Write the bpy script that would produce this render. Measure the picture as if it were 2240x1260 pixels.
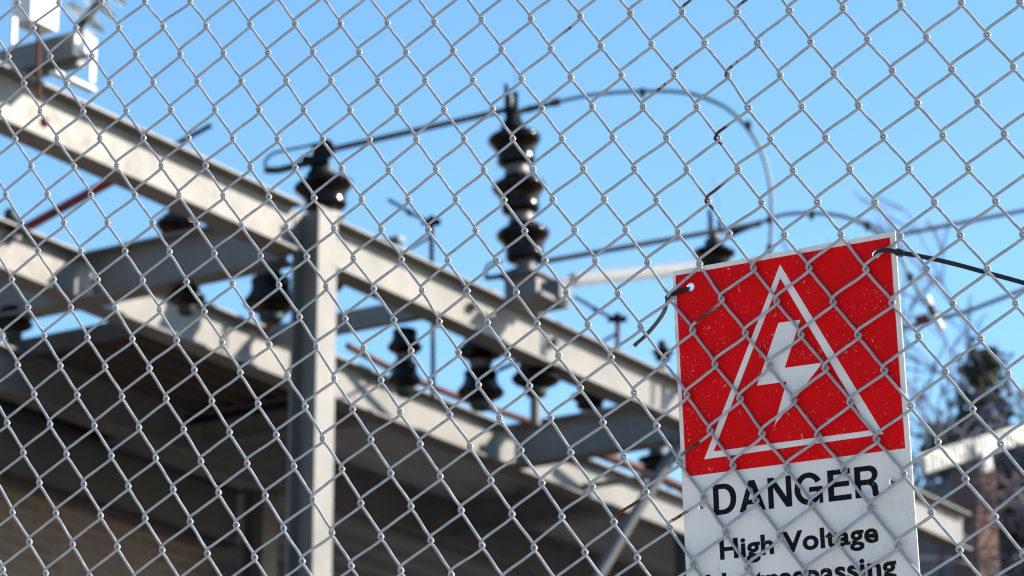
import bpy, bmesh, math, random
from math import radians, sin, cos, pi, atan2, sqrt, exp
from mathutils import Vector, Matrix
random.seed(7)
for o in list(bpy.data.objects): bpy.data.objects.remove(o)
S = bpy.context.scene
COL = S.collection

# ------------------------------------------------------------ camera, sky, sun
PITCH = radians(17.4); FPX = 7200.0
CAM = Vector((0, 0, 1.5))
cd = bpy.data.cameras.new("camera"); cam = bpy.data.objects.new("camera", cd); COL.objects.link(cam)
cam.location = CAM; cam.rotation_euler = (pi/2+PITCH, 0, 0)
cd.sensor_width = 36; cd.lens = 36*FPX/2240; cd.clip_start = 0.1; cd.clip_end = 3000
cd.dof.use_dof = True; cd.dof.focus_distance = 3.70
cd.dof.aperture_fstop = (cd.lens/1000)/0.0090
cd.dof.aperture_blades = 0
S.camera = cam
SUN_EL = 32.0; SUN_ROT = 84.0
w = bpy.data.worlds.new("World"); S.world = w; w.use_nodes = True
nt = w.node_tree; bg = nt.nodes["Background"]; sky = nt.nodes.new("ShaderNodeTexSky")
sky.sky_type = 'NISHITA'; sky.sun_disc = False
sky.sun_elevation = radians(SUN_EL); sky.sun_rotation = radians(SUN_ROT)
sky.air_density = 1.0; sky.dust_density = 0.4; sky.ozone_density = 1.5; sky.altitude = 100
hs_ = nt.nodes.new('ShaderNodeHueSaturation'); hs_.inputs['Saturation'].default_value = 1.2; hs_.inputs['Hue'].default_value = 0.494; nt.links.new(sky.outputs[0], hs_.inputs['Color']); nt.links.new(hs_.outputs[0], bg.inputs[0]); bg.inputs[1].default_value = 0.142
sl = bpy.data.lights.new("sun", 'SUN'); sl.energy = 4.9; sl.angle = radians(0.5); sl.color = (1.0, 0.91, 0.77)
sun = bpy.data.objects.new("sun", sl); COL.objects.link(sun)
sd = Vector((sin(radians(SUN_ROT))*cos(radians(SUN_EL)), cos(radians(SUN_ROT))*cos(radians(SUN_EL)), sin(radians(SUN_EL))))
sun.rotation_euler = sd.to_track_quat('Z', 'Y').to_euler()
S.view_settings.view_transform = 'Standard'; S.view_settings.look = 'None'
S.view_settings.exposure = 0.97; S.view_settings.gamma = 1
S.render.engine = 'CYCLES'
S.cycles.sample_clamp_indirect = 6
S.cycles.pixel_filter_type = 'BLACKMAN_HARRIS'; S.cycles.filter_width = 1.15

# ------------------------------------------------------------ sight lines of the lens
FW = Vector((0, cos(PITCH), sin(PITCH))); UP = Vector((0, -sin(PITCH), cos(PITCH))); RT = Vector((1, 0, 0))
def ray(px, py): return FW + RT*((px-1120)/FPX) - UP*((py-630)/FPX)
def at(px, py, Y):
    r = ray(px, py); return CAM + r*(Y/r.y)

# ------------------------------------------------------------ materials
def mat(name, base, rough=0.5, metal=0.0, spec=0.5, coat=0.0, trans=0.0):
    m = bpy.data.materials.new(name); m.use_nodes = True
    b = m.node_tree.nodes["Principled BSDF"]
    b.inputs["Base Color"].default_value = (*base, 1); b.inputs["Roughness"].default_value = rough
    b.inputs["Metallic"].default_value = metal; b.inputs["Specular IOR Level"].default_value = spec
    b.inputs["Coat Weight"].default_value = coat; b.inputs["Coat Roughness"].default_value = 0.05
    b.inputs["Transmission Weight"].default_value = trans
    return m
class NT:
    def __init__(s, m): s.t = m.node_tree; s.b = s.t.nodes["Principled BSDF"]; s.tc = s.t.nodes.new("ShaderNodeTexCoord")
    def noise(s, scale, detail=4, rough=0.6, vec=None, stretch=None, dist=0.0):
        n = s.t.nodes.new("ShaderNodeTexNoise"); n.inputs["Scale"].default_value = scale
        n.inputs["Detail"].default_value = detail; n.inputs["Roughness"].default_value = rough; n.inputs["Distortion"].default_value = dist
        v = vec or s.tc.outputs["Object"]
        if stretch:
            mp = s.t.nodes.new("ShaderNodeMapping"); mp.inputs["Scale"].default_value = stretch
            s.t.links.new(v, mp.inputs[0]); v = mp.outputs[0]
        s.t.links.new(v, n.inputs["Vector"]); return n.outputs["Fac"]
    def ramp(s, fac, a, b, lo=0.0, hi=1.0):
        n = s.t.nodes.new("ShaderNodeMapRange"); s.t.links.new(fac, n.inputs[0])
        n.inputs[1].default_value = a; n.inputs[2].default_value = b; n.inputs[3].default_value = lo; n.inputs[4].default_value = hi
        return n.outputs[0]
    def mix(s, fac, a, b):
        n = s.t.nodes.new("ShaderNodeMix"); n.data_type = 'RGBA'
        if isinstance(fac, float): n.inputs[0].default_value = fac
        else: s.t.links.new(fac, n.inputs[0])
        for k, v in ((6, a), (7, b)):
            if isinstance(v, tuple): n.inputs[k].default_value = (*v, 1)
            else: s.t.links.new(v, n.inputs[k])
        return n.outputs[2]
    def math(s, op, a, b):
        n = s.t.nodes.new("ShaderNodeMath"); n.operation = op
        for k, v in ((0, a), (1, b)):
            if isinstance(v, (int, float)): n.inputs[k].default_value = v
            else: s.t.links.new(v, n.inputs[k])
        return n.outputs[0]
    def col(s, c): s.t.links.new(c, s.b.inputs["Base Color"])
    def rough(s, c): s.t.links.new(c, s.b.inputs["Roughness"])
    def bump(s, fac, strength=0.3, dist=0.002):
        n = s.t.nodes.new("ShaderNodeBump"); n.inputs["Strength"].default_value = strength; n.inputs["Distance"].default_value = dist
        s.t.links.new(fac, n.inputs["Height"]); s.t.links.new(n.outputs[0], s.b.inputs["Normal"])
def noisy(name, c1, c2, scale, rough=0.6, metal=0.0, a=0.35, b=0.65, bump=0.0, stretch=None, **k):
    m = mat(name, c1, rough, metal, **k); n = NT(m); f = n.noise(scale, 6, stretch=stretch)
    n.col(n.mix(n.ramp(f, a, b), c1, c2))
    if bump: n.bump(f, bump, 0.01)
    return m
M = {}
# galvanised wire with dark flecks and an attribute that carries the rusted runs
m = mat("galvanised_wire", (.5, .51, .54), .5, .1); n = NT(m)
c = n.mix(n.ramp(n.noise(60, 3), .35, .65), (.32, .33, .35), (.40, .41, .425))
fl = n.ramp(n.noise(330, 4, .7), .66, .70); big = n.ramp(n.noise(9, 2), .46, .60)
c = n.mix(n.math('MULTIPLY', fl, big), c, (.10, .075, .055))
at_ = n.t.nodes.new("ShaderNodeAttribute"); at_.attribute_name = "rust"
rf = n.math('MULTIPLY', n.ramp(n.math('ADD', at_.outputs["Fac"], n.ramp(n.noise(160, 4), .3, .7, -.35, .35)), .35, .65), 1.0)
rc = n.mix(n.ramp(n.noise(90, 3), .4, .6), (.055, .012, .005), (.16, .055, .02))
n.col(n.mix(rf, c, rc)); n.rough(n.ramp(rf, 0, 1, .42, .85))
n.t.links.new(n.ramp(rf, 0, 1, .1, 0.0), n.b.inputs["Metallic"])
M['wire'] = m
def steel(name, c1, c2, rust=0.5):
    m = mat(name, c1, .55, .25); n = NT(m)
    a = n.mix(n.ramp(n.noise(3.5, 6), .35, .65), c1, c2)
    a = n.mix(n.ramp(n.noise(26, 5, .7), .5, .75, 0, .35), a, (.15, .13, .11))
    r = n.ramp(n.noise(5, 8, .75, stretch=(1, 1, .45)), .66, .74, 0, rust)
    n.col(n.mix(r, a, (.20, .11, .05))); n.rough(n.ramp(n.noise(12), .3, .7, .42, .65)); n.bump(n.noise(40), .1, .002)
    return m
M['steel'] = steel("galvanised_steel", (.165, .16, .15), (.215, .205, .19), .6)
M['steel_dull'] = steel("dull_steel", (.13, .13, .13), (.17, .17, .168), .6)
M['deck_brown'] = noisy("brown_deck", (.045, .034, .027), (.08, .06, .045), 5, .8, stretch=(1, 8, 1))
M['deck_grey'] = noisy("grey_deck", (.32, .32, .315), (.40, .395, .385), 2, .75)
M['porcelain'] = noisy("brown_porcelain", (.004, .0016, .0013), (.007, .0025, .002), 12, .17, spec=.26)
M['cap'] = noisy("grey_metal_cap", (.10, .10, .10), (.15, .148, .14), 18, .5, .4)
M['green'] = noisy("green_bronze", (.018, .028, .027), (.045, .062, .055), 6, .55, .3)
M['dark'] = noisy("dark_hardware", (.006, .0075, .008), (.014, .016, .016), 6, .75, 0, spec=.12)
M['rust'] = noisy("rusty_steel", (.07, .016, .008), (.17, .055, .02), 30, .85)
M['redpaint'] = noisy("red_paint", (.16, .006, .006), (.24, .02, .012), 20, .5)
M['bluegrey'] = noisy("weathered_conductor", (.10, .15, .165), (.14, .19, .20), 3, .5, .3)
M['polymer'] = noisy("white_polymer", (.74, .74, .72), (.82, .81, .79), 14, .4)
M['glass'] = mat("toughened_glass", (.93, .98, .98), .02, 0, .5, 0, .85)
M['plastic'] = noisy("black_nylon", (.006, .006, .007), (.012, .012, .013), 60, .42)
M['plastic_lit'] = noisy("lit_nylon", (.06, .055, .05), (.10, .095, .085), 60, .5)  # paler nylon: light on the tail's underside put into the colour
M['ground'] = noisy("gravel", (.035, .033, .03), (.065, .06, .055), 30, .95, bump=.4)
M['bounce_pavement'] = noisy("bounce_concrete", (.46, .45, .43), (.56, .55, .53), 3, .9, bump=.1)
M['bark'] = noisy("bark", (.075, .055, .05), (.14, .11, .10), 8, .9)
M['needle'] = noisy("conifer_leaf", (.018, .028, .010), (.06, .05, .02), 3, .8)
M['twig'] = noisy("twig_bark", (.09, .07, .085), (.15, .12, .14), 6, .9)
M['roof'] = noisy("pale_roof_metal", (.62, .60, .55), (.72, .70, .64), 6, .5)
M['trim'] = noisy("white_trim", (.72, .71, .70), (.80, .79, .77), 5, .5)
M['render_wall'] = noisy("grey_siding", (.14, .135, .13), (.20, .19, .18), 4, .8)
M['glare_white'] = noisy("white_glare_steel", (.72, .71, .68), (.80, .79, .76), 8, .45)  # sun glare on the steel flanges put into a white colour
def brick(name, c1, c2, mortar, scale):
    m = mat(name, c1, .85); n = NT(m); b = n.t.nodes.new("ShaderNodeTexBrick")
    mp = n.t.nodes.new("ShaderNodeMapping"); mp.inputs["Rotation"].default_value = (0, 0, 0)
    n.t.links.new(n.tc.outputs["UV"], b.inputs["Vector"])
    b.inputs["Color1"].default_value = (*c1, 1); b.inputs["Color2"].default_value = (*c2, 1); b.inputs["Mortar"].default_value = (*mortar, 1)
    b.inputs["Scale"].default_value = 1; b.inputs["Mortar Size"].default_value = .012; b.inputs["Brick Width"].default_value = .22; b.inputs["Row Height"].default_value = .075
    n.col(n.mix(n.ramp(n.noise(2.5), .3, .7, 0, .35), b.outputs[0], c2)); n.bump(b.outputs["Fac"], -.4, .01)
    return m
M['brick_tan'] = brick("tan_block", (.21, .155, .115), (.15, .11, .08), (.23, .19, .16), 1)
M['brick_red'] = brick("red_brick", (.17, .065, .04), (.12, .045, .03), (.17, .13, .11), 1)
M['shade_steel'] = noisy("shade_dark_steel", (.035, .038, .045), (.06, .063, .07), 4, .6)  # shade under the deck put into the colour of beam and rear wall
# sign paints
def paint(name, base, speck, sc, lo, hi, dirt=None):
    m = mat(name, base, .5, spec=.15); n = NT(m)
    c = n.mix(n.ramp(n.noise(9, 4), .3, .7, 0, .6), base, tuple(v*.78 for v in base))
    a = n.ramp(n.noise(sc, 3, .75, dist=.8), lo, lo+.02)
    z = n.ramp(n.noise(13, 3, .6), .45, .62)
    f = n.math('MULTIPLY', a, n.math('ADD', z, .18))
    v = n.t.nodes.new("ShaderNodeTexVoronoi"); v.inputs["Scale"].default_value = 210; n.t.links.new(n.tc.outputs["Object"], v.inputs["Vector"])
    d = n.ramp(v.outputs["Distance"], .10, .13, 1, 0)
    rnd = n.ramp(n.noise(21, 3), .49, .60)
    f = n.math('MAXIMUM', f, n.math('MULTIPLY', d, rnd))
    c = n.mix(f, c, speck)
    if dirt:
        g = n.math('MULTIPLY', n.ramp(n.noise(70, 9, .82, stretch=(1, 1, .45)), .53, .66), n.ramp(n.noise(10, 4), .46, .62))
        c = n.mix(n.math('MULTIPLY', g, .75), c, dirt)
    n.col(c); return m
M['signwhite'] = paint("sign_white", (.84, .82, .79), (.50, .48, .45), 240, .74, .80, dirt=(.30, .24, .19))
M['signred'] = paint("sign_red", (.78, .0012, .003), (.70, .50, .50), 190, .655, .70)
M['signblack'] = paint("sign_black", (.006, .006, .008), (.55, .55, .55), 170, .70, .76)
M['signmark'] = noisy("sign_white_print", (.84, .82, .79), (.76, .74, .71), 40, .5, spec=.15)

# ------------------------------------------------------------ mesh helpers
class MB:
    def __init__(s): s.v = []; s.f = []; s.sm = []; s.uv = None
    def add(s, vs, fs, smooth=False):
        o = len(s.v); s.v += [tuple(v) for v in vs]
        for f in fs: s.f.append(tuple(i+o for i in f)); s.sm.append(smooth)
        return s
    def box(s, c, ax, ay, az_, hx, hy, hz):
        c = Vector(c); X = ax*hx; Y = ay*hy; Z = az_*hz
        vs = [c+X*i+Y*j+Z*k for k in (-1, 1) for j in (-1, 1) for i in (-1, 1)]
        if ax.cross(ay).dot(az_) < 0:
            return s.add(vs, [(0,1,3,2),(4,6,7,5),(0,4,5,1),(2,3,7,6),(0,2,6,4),(1,5,7,3)])
        return s.add(vs, [(0,2,3,1),(4,5,7,6),(0,1,5,4),(2,6,7,3),(0,4,6,2),(1,3,7,5)])
    def tube(s, pts, r, n=10, caps=True, flat=None):
        pts = [Vector(p) for p in pts]; N = len(pts); rs = r if isinstance(r, (list, tuple)) else [r]*N
        t0 = (pts[1]-pts[0]).normalized(); a = Vector((0, 0, 1)) if abs(t0.z) < .9 else Vector((1, 0, 0))
        u = t0.cross(a).normalized(); vs = []
        for i in range(N):
            t = (pts[min(i+1, N-1)]-pts[max(i-1, 0)]).normalized()
            u = (u-t*u.dot(t)).normalized(); v = t.cross(u)
            for k in range(n):
                an = 2*pi*k/n; vs.append(pts[i]+(u*cos(an)+v*sin(an))*rs[i])
        fs = [(i*n+k, i*n+(k+1) % n, (i+1)*n+(k+1) % n, (i+1)*n+k) for i in range(N-1) for k in range(n)]
        if caps: fs += [tuple(range(n-1, -1, -1)), tuple((N-1)*n+k for k in range(n))]
        return s.add(vs, fs, True)
    def strap(s, pts, nrm, w_, th):
        # flat strap along pts; nrm = thickness direction
        pts = [Vector(p) for p in pts]; vs = []; N = len(pts)
        for i in range(N):
            t = (pts[min(i+1, N-1)]-pts[max(i-1, 0)]).normalized(); nn = (nrm-t*nrm.dot(t)).normalized(); b = t.cross(nn)
            for a, c in ((-1, -1), (1, -1), (1, 1), (-1, 1)): vs.append(pts[i]+b*a*w_/2+nn*c*th/2)
        fs = [(i*4+k, i*4+(k+1) % 4, (i+1)*4+(k+1) % 4, (i+1)*4+k) for i in range(N-1) for k in range(4)]
        fs += [(3, 2, 1, 0), ((N-1)*4, (N-1)*4+1, (N-1)*4+2, (N-1)*4+3)]
        return s.add(vs, fs)
    def lathe(s, base, axis, prof, n=32):
        base = Vector(base); axis = axis.normalized(); a = Vector((1, 0, 0)) if abs(axis.x) < .8 else Vector((0, 1, 0))
        u = axis.cross(a).normalized(); v = axis.cross(u); vs = []
        for r, h in prof:
            for k in range(n):
                an = 2*pi*k/n; vs.append(base+axis*h+(u*cos(an)+v*sin(an))*r)
        N = len(prof)
        fs = [(i*n+k, i*n+(k+1) % n, (i+1)*n+(k+1) % n, (i+1)*n+k) for i in range(N-1) for k in range(n)]
        fs += [tuple(range(n-1, -1, -1)), tuple((N-1)*n+k for k in range(n))]
        return s.add(vs, fs, True)
    def build(s, name, m, parent=None, origin=None):
        me = bpy.data.meshes.new(name); org = Vector(origin) if origin is not None else (parent.location if parent else None)
        if parent is not None:
            p = parent; org = Vector((0, 0, 0))
            while p is not None: org += p.location; p = p.parent
        if org is None: org = Vector((0, 0, 0))
        me.from_pydata([tuple(Vector(v)-org) for v in s.v], [], s.f)
        me.polygons.foreach_set("use_smooth", s.sm); me.materials.append(m)
        me.validate(); me.update()
        if any(s.sm):
            try: me.set_sharp_from_angle(angle=radians(40))
            except Exception: pass
        o = bpy.data.objects.new(name, me); COL.objects.link(o)
        if parent is not None: o.parent = parent
        else: o.location = org
        return o
def tag(o, label=None, cat=None, group=None, kind=None):
    for k, v in (("label", label), ("category", cat), ("group", group), ("kind", kind)):
        if v: o[k] = v
    return o
def empty(name, loc, label, cat, group=None):
    o = bpy.data.objects.new(name, None); COL.objects.link(o); o.location = loc; o.empty_display_size = .1
    bpy.context.view_layer.update()
    return tag(o, label, cat, group)
def crom(P, k=6):
    P = [Vector(p) for p in P]; out = []
    Q = [P[0]*2-P[1]]+P+[P[-1]*2-P[-2]]
    for i in range(1, len(Q)-2):
        for j in range(k):
            t = j/k; a, b, c, d = Q[i-1], Q[i], Q[i+1], Q[i+2]
            out.append(.5*((2*b)+(c-a)*t+(2*a-5*b+4*c-d)*t*t+(3*b-a-3*c+d)*t**3))
    out.append(P[-1]); return out
Z = Vector((0, 0, 1))

# ------------------------------------------------------------ ground
g = MB()
g.add([(-700, -300, 0), (700, -300, 0), (700, 1200, 0), (-700, 1200, 0)], [(0, 1, 2, 3)])
tag(g.build("ground", M['ground']), kind="structure")
g = MB(); fdir = Vector((0.86466, -0.50236, 0)); fnn = Vector((0.50236, 0.86466, 0)); a_ = fnn*2.9
g.add([a_+fdir*60+Z*.004, a_-fdir*60+Z*.004, a_-fdir*60-fnn*60+Z*.004, a_+fdir*60-fnn*60+Z*.004], [(0, 1, 2, 3)])
g.f = [tuple(reversed(f)) for f in g.f]
tag(g.build("bounce_pavement", M['bounce_pavement']), kind="structure")  # unseen pale ground, added to bounce sunlight onto sign and wires

# ------------------------------------------------------------ chain link fence
FN = Vector((0.50236, 0.86466, 0)); FE = Vector((0.86466, -0.50236, 0)); FO = Vector((0, 3.60899, 2.63089)); FD = 3.12054
def fpos(u, v, z=0.0): return FO+FE*(u/1000)+Z*(v/1000)-FN*(z/1000)          # u, v, z in mm; z towards the street
def fuv(px, py, off=0.0):
    r = ray(px, py); t = (FD+off/1000)/r.dot(FN); p = CAM+r*t-FO-FN*(off/1000); return p.dot(FE)*1000, p.z*1000
LA = (66.90, -12.17); LB = (-11.67, -73.02); LC = (-711.30, 462.72)
# how each knot of the mesh sits away from the regular net, in mm
RES = {(-1,0):(-6.9,1.8), (0,-1):(-5.2,-0.2), (0,0):(-6.0,2.8), (0,1):(-6.0,1.3), (1,-2):(-3.2,-1.0), (1,-1):(-3.5,1.6), (1,0):(-4.1,0.2), (1,1):(-5.5,1.4),
       (1,2):(-3.5,-0.9), (2,-3):(-0.9,-2.2), (2,-2):(-1.4,0.4), (2,-1):(-2.7,-0.5), (2,0):(-3.2,0.2), (2,1):(-3.9,-0.1), (2,2):(-3.8,-0.2), (3,-4):(2.9,-4.0),
       (3,-3):(1.6,-0.3), (3,-2):(-0.3,-0.1), (3,-1):(-1.1,-0.3), (3,0):(-2.0,-0.9), (3,1):(-2.8,0.2), (3,2):(-3.3,0.3), (3,3):(-3.1,-0.8), (4,-4):(1.2,-0.4),
       (4,-3):(1.7,-0.6), (4,-2):(0.9,-0.7), (4,-1):(-0.8,-0.6), (4,0):(-0.9,-0.2), (4,1):(-1.7,0.3), (4,2):(-2.5,0.1), (4,3):(-3.3,-1.1), (5,-5):(1.1,-0.5),
       (5,-4):(1.4,-0.6), (5,-3):(1.9,-0.2), (5,-2):(2.0,0.1), (5,-1):(0.3,0.3), (5,0):(-0.3,1.2), (5,1):(-0.7,-0.0), (5,2):(-1.6,-0.5), (5,3):(-2.7,-0.2),
       (5,4):(-2.9,-1.6), (6,-6):(1.3,-1.2), (6,-5):(1.3,-1.0), (6,-4):(1.9,-0.3), (6,-3):(2.3,-0.3), (6,-2):(2.5,0.4), (6,-1):(1.8,1.1), (6,0):(1.4,0.2),
       (6,1):(-0.3,0.7), (6,2):(-0.9,0.3), (6,3):(-2.3,-0.1), (6,4):(-2.4,-0.3), (6,5):(-2.5,-1.9), (7,-7):(1.3,-1.9), (7,-6):(0.9,-0.7), (7,-5):(1.8,-0.6),
       (7,-4):(2.1,-1.1), (7,-3):(2.7,-0.9), (7,-2):(2.2,1.2), (7,-1):(3.1,-0.1), (7,0):(2.4,0.7), (7,1):(1.3,0.8), (7,2):(-0.8,0.8), (7,3):(-1.3,1.2),
       (7,4):(-2.2,0.3), (7,5):(-3.1,-1.1), (8,-8):(2.1,-3.0), (8,-7):(1.3,-2.3), (8,-6):(0.8,-0.7), (8,-5):(1.0,-1.1), (8,-4):(2.5,-1.7), (8,-3):(2.9,-0.7),
       (8,-2):(2.8,-0.2), (8,-1):(2.6,0.5), (8,0):(2.8,1.1), (8,1):(2.6,0.7), (8,2):(1.3,1.6), (8,3):(-1.1,0.5), (8,4):(-2.3,0.2), (8,5):(-2.6,-0.6),
       (8,6):(-3.8,-1.7), (9,-9):(1.8,-2.5), (9,-8):(1.6,-3.4), (9,-7):(1.7,-2.1), (9,-6):(1.3,-1.6), (9,-5):(1.6,-1.6), (9,-4):(1.9,-0.8), (9,-3):(3.4,-1.2),
       (9,-2):(3.7,-0.7), (9,-1):(3.2,0.1), (9,0):(2.2,0.5), (9,1):(2.4,1.4), (9,2):(1.6,0.4), (9,3):(0.2,1.2), (9,4):(-1.9,1.1), (9,5):(-2.9,-0.2),
       (9,6):(-3.8,-1.0), (10,-10):(0.7,-0.9), (10,-9):(0.8,-2.1), (10,-8):(1.3,-2.3), (10,-7):(1.8,-2.6), (10,-6):(2.3,-2.3), (10,-5):(2.0,-1.8), (10,-4):(2.5,-1.9),
       (10,-3):(3.1,-1.4), (10,-2):(4.8,-1.9), (10,-1):(3.8,0.2), (10,0):(2.4,0.9), (10,1):(1.6,0.7), (10,2):(1.4,1.7), (10,3):(0.4,1.7), (10,4):(-0.8,0.5),
       (10,5):(-3.0,0.4), (10,6):(-3.9,-0.3), (10,7):(-4.6,-2.8), (11,-11):(1.1,-1.6), (11,-10):(0.4,-1.6), (11,-9):(0.4,-2.1), (11,-8):(0.2,-1.9), (11,-7):(1.2,-1.6),
       (11,-6):(2.3,-2.8), (11,-5):(3.8,-3.3), (11,-4):(4.2,-3.0), (11,-3):(5.3,-1.7), (11,-2):(5.1,-0.6), (11,-1):(5.1,-0.5), (11,0):(2.5,0.5), (11,1):(1.7,1.9),
       (11,2):(0.5,1.8), (11,3):(0.3,1.5), (11,4):(-0.9,1.5), (11,5):(-2.0,1.4), (11,6):(-3.7,0.1), (11,7):(-3.7,-0.7), (12,-12):(0.3,0.5), (12,-11):(0.1,-1.6),
       (12,-10):(-0.1,-1.5), (12,-9):(-0.1,-1.3), (12,-8):(0.3,-1.1), (12,-7):(1.1,-1.8), (12,-6):(2.5,-2.4), (12,-5):(4.4,-3.0), (12,-4):(5.4,-2.4), (12,-3):(6.6,-1.2),
       (12,-2):(8.1,-2.8), (12,-1):(4.5,0.1), (12,0):(2.6,1.2), (12,1):(1.6,1.8), (12,2):(0.5,2.3), (12,3):(-0.7,2.3), (12,4):(-1.0,2.4), (12,5):(-2.0,1.3),
       (12,6):(-3.5,0.5), (13,-13):(-0.4,2.6), (13,-12):(-0.1,0.6), (13,-11):(-0.9,0.0), (13,-10):(-0.7,-0.8), (13,-9):(-0.3,-0.7), (13,-8):(-0.1,-1.6), (13,-7):(1.2,-1.5),
       (13,-6):(2.7,-2.0), (13,-5):(5.6,-2.6), (13,-4):(6.7,-2.1), (13,-3):(6.4,-2.9), (13,-2):(5.6,-0.6), (13,-1):(3.8,-0.1), (13,0):(2.1,1.1), (13,1):(0.9,2.0),
       (13,2):(-0.3,1.6), (13,3):(-0.9,2.5), (13,4):(-1.7,1.9), (13,5):(-2.6,2.0), (14,-14):(-0.5,2.6), (14,-13):(-1.0,1.9), (14,-12):(-1.2,2.1), (14,-11):(-0.7,1.0),
       (14,-10):(-1.7,-0.3), (14,-9):(-1.0,-0.6), (14,-8):(-0.2,-1.4), (14,-7):(0.7,-1.9), (14,-6):(2.5,-1.8), (14,-5):(6.6,-2.4), (14,-4):(7.1,-2.4), (14,-3):(5.3,-0.4),
       (14,-2):(3.9,-0.8), (14,-1):(2.6,0.6), (14,0):(1.8,1.8), (14,1):(0.1,2.5), (14,2):(-1.1,2.5), (14,3):(-2.0,2.4), (14,4):(-2.4,2.4), (15,-15):(2.2,0.5),
       (15,-14):(0.2,1.7), (15,-13):(-0.0,1.5), (15,-12):(-1.4,0.5), (15,-11):(-1.6,1.1), (15,-10):(-1.3,0.4), (15,-9):(-2.3,0.4), (15,-8):(-0.6,-1.2), (15,-7):(0.6,-0.8),
       (15,-6):(1.1,-0.6), (15,-5):(3.0,-1.5), (15,-4):(3.7,-0.8), (15,-3):(2.5,-0.2), (15,-2):(2.5,0.3), (15,-1):(1.2,0.5), (15,0):(0.4,2.5), (15,1):(-0.5,2.6),
       (15,2):(-1.8,2.2), (15,3):(-2.9,2.7), (16,-16):(0.1,1.3), (16,-15):(0.3,0.9), (16,-14):(0.7,-0.1), (16,-13):(0.1,-0.2), (16,-12):(0.3,-0.1), (16,-11):(-1.7,0.7),
       (16,-10):(-2.0,1.5), (16,-9):(-1.4,0.7), (16,-8):(-1.4,1.3), (16,-7):(0.0,-0.6), (16,-6):(1.0,-0.4), (16,-5):(1.3,-0.4), (16,-4):(2.3,-0.4), (16,-3):(1.4,0.5),
       (16,-2):(1.0,2.7), (16,-1):(0.7,2.9), (16,0):(0.3,1.8), (16,1):(-1.2,2.5), (16,2):(-2.0,2.7), (17,-17):(-0.8,2.9), (17,-16):(-2.0,1.3), (17,-15):(-1.6,-0.3),
       (17,-14):(-3.0,-1.3), (17,-13):(-1.8,0.2), (17,-12):(-1.9,0.5), (17,-11):(-1.8,0.8), (17,-10):(-2.1,2.3), (17,-9):(-2.3,2.4), (17,-8):(-0.8,0.9), (17,-7):(-0.2,0.1),
       (17,-6):(0.2,-0.4), (17,-5):(0.8,-0.3), (17,-4):(1.5,0.1), (17,-3):(1.6,0.8), (17,-2):(1.0,1.6), (17,-1):(0.0,1.5), (17,0):(-0.4,1.6), (17,1):(-1.4,2.7),
       (18,-18):(1.8,4.4), (18,-17):(-0.7,2.7), (18,-16):(-2.3,1.3), (18,-15):(-3.4,0.1), (18,-14):(-3.3,-0.8), (18,-13):(-5.4,1.2), (18,-12):(-3.8,0.8), (18,-11):(-2.8,1.0),
       (18,-10):(-2.1,1.8), (18,-9):(-1.5,1.8), (18,-8):(-0.8,1.4), (18,-7):(0.2,1.1), (18,-6):(1.3,1.2), (18,-5):(1.2,-0.5), (18,-4):(1.6,1.3), (18,-3):(1.4,1.5),
       (18,-2):(1.4,1.6), (18,-1):(0.6,1.0), (19,-19):(5.5,4.9), (19,-18):(2.8,3.5), (19,-17):(-0.0,2.7), (19,-16):(-2.1,0.9), (19,-15):(-3.4,0.9), (19,-14):(-4.5,0.3),
       (19,-13):(-4.7,-0.4), (19,-12):(-6.3,1.0), (19,-11):(-4.1,1.6), (19,-10):(-2.8,-1.8), (19,-9):(-0.3,1.0), (19,-8):(0.4,1.4), (19,-7):(0.2,1.8), (19,-6):(1.0,2.1),
       (19,-5):(1.5,0.2), (19,-4):(1.7,0.5), (19,-3):(1.9,0.9), (19,-2):(0.9,0.9), (20,-19):(6.0,4.2), (20,-18):(3.0,3.1), (20,-17):(1.0,2.3), (20,-16):(-1.5,1.7),
       (20,-15):(-3.5,1.7), (20,-14):(-4.0,0.9), (20,-13):(-5.0,0.2), (20,-12):(-4.8,-1.3), (20,-11):(-5.8,-0.3), (20,-10):(-2.5,-0.6), (20,-9):(0.9,0.3), (20,-8):(2.2,-1.1),
       (20,-7):(1.4,0.2), (20,-6):(-1.0,1.5), (20,-5):(1.2,1.3), (20,-4):(1.7,0.6), (20,-3):(1.9,-0.3), (21,-19):(6.7,4.5), (21,-18):(3.3,2.7), (21,-17):(1.2,2.6),
       (21,-16):(-0.7,1.9), (21,-15):(-2.6,1.4), (21,-14):(-4.3,1.1), (21,-13):(-4.6,0.3), (21,-12):(-5.3,-1.0), (21,-11):(-4.7,-1.3), (21,-10):(-3.4,-0.9), (21,-9):(0.7,-0.8),
       (21,-8):(1.7,-0.7), (21,-7):(-0.2,-0.2), (21,-6):(-1.4,1.3), (21,-5):(-1.0,2.2), (21,-4):(2.8,1.3), (22,-18):(4.4,3.5), (22,-17):(1.4,2.3), (22,-16):(-0.2,1.6),
       (22,-15):(-1.8,0.8), (22,-14):(-4.1,-0.1), (22,-13):(-4.7,-0.5), (22,-12):(-4.7,-1.0), (22,-11):(-4.4,0.1), (22,-10):(-1.4,-1.8), (22,-9):(1.0,-2.3), (22,-8):(1.6,-2.7),
       (22,-7):(-0.8,-0.9), (22,-6):(-1.9,0.5), (22,-5):(0.6,0.9), (23,-17):(2.7,2.8), (23,-16):(0.3,2.1), (23,-15):(-1.3,1.0), (23,-14):(-2.6,0.0), (23,-13):(-4.3,0.5),
       (23,-12):(-4.5,-0.3), (23,-11):(-3.9,-0.5), (23,-10):(-3.3,-2.1), (23,-9):(0.3,-2.7), (23,-8):(2.7,-4.0), (23,-7):(0.1,-1.6), (23,-6):(-0.7,-0.6), (24,-17):(4.0,3.2),
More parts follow.
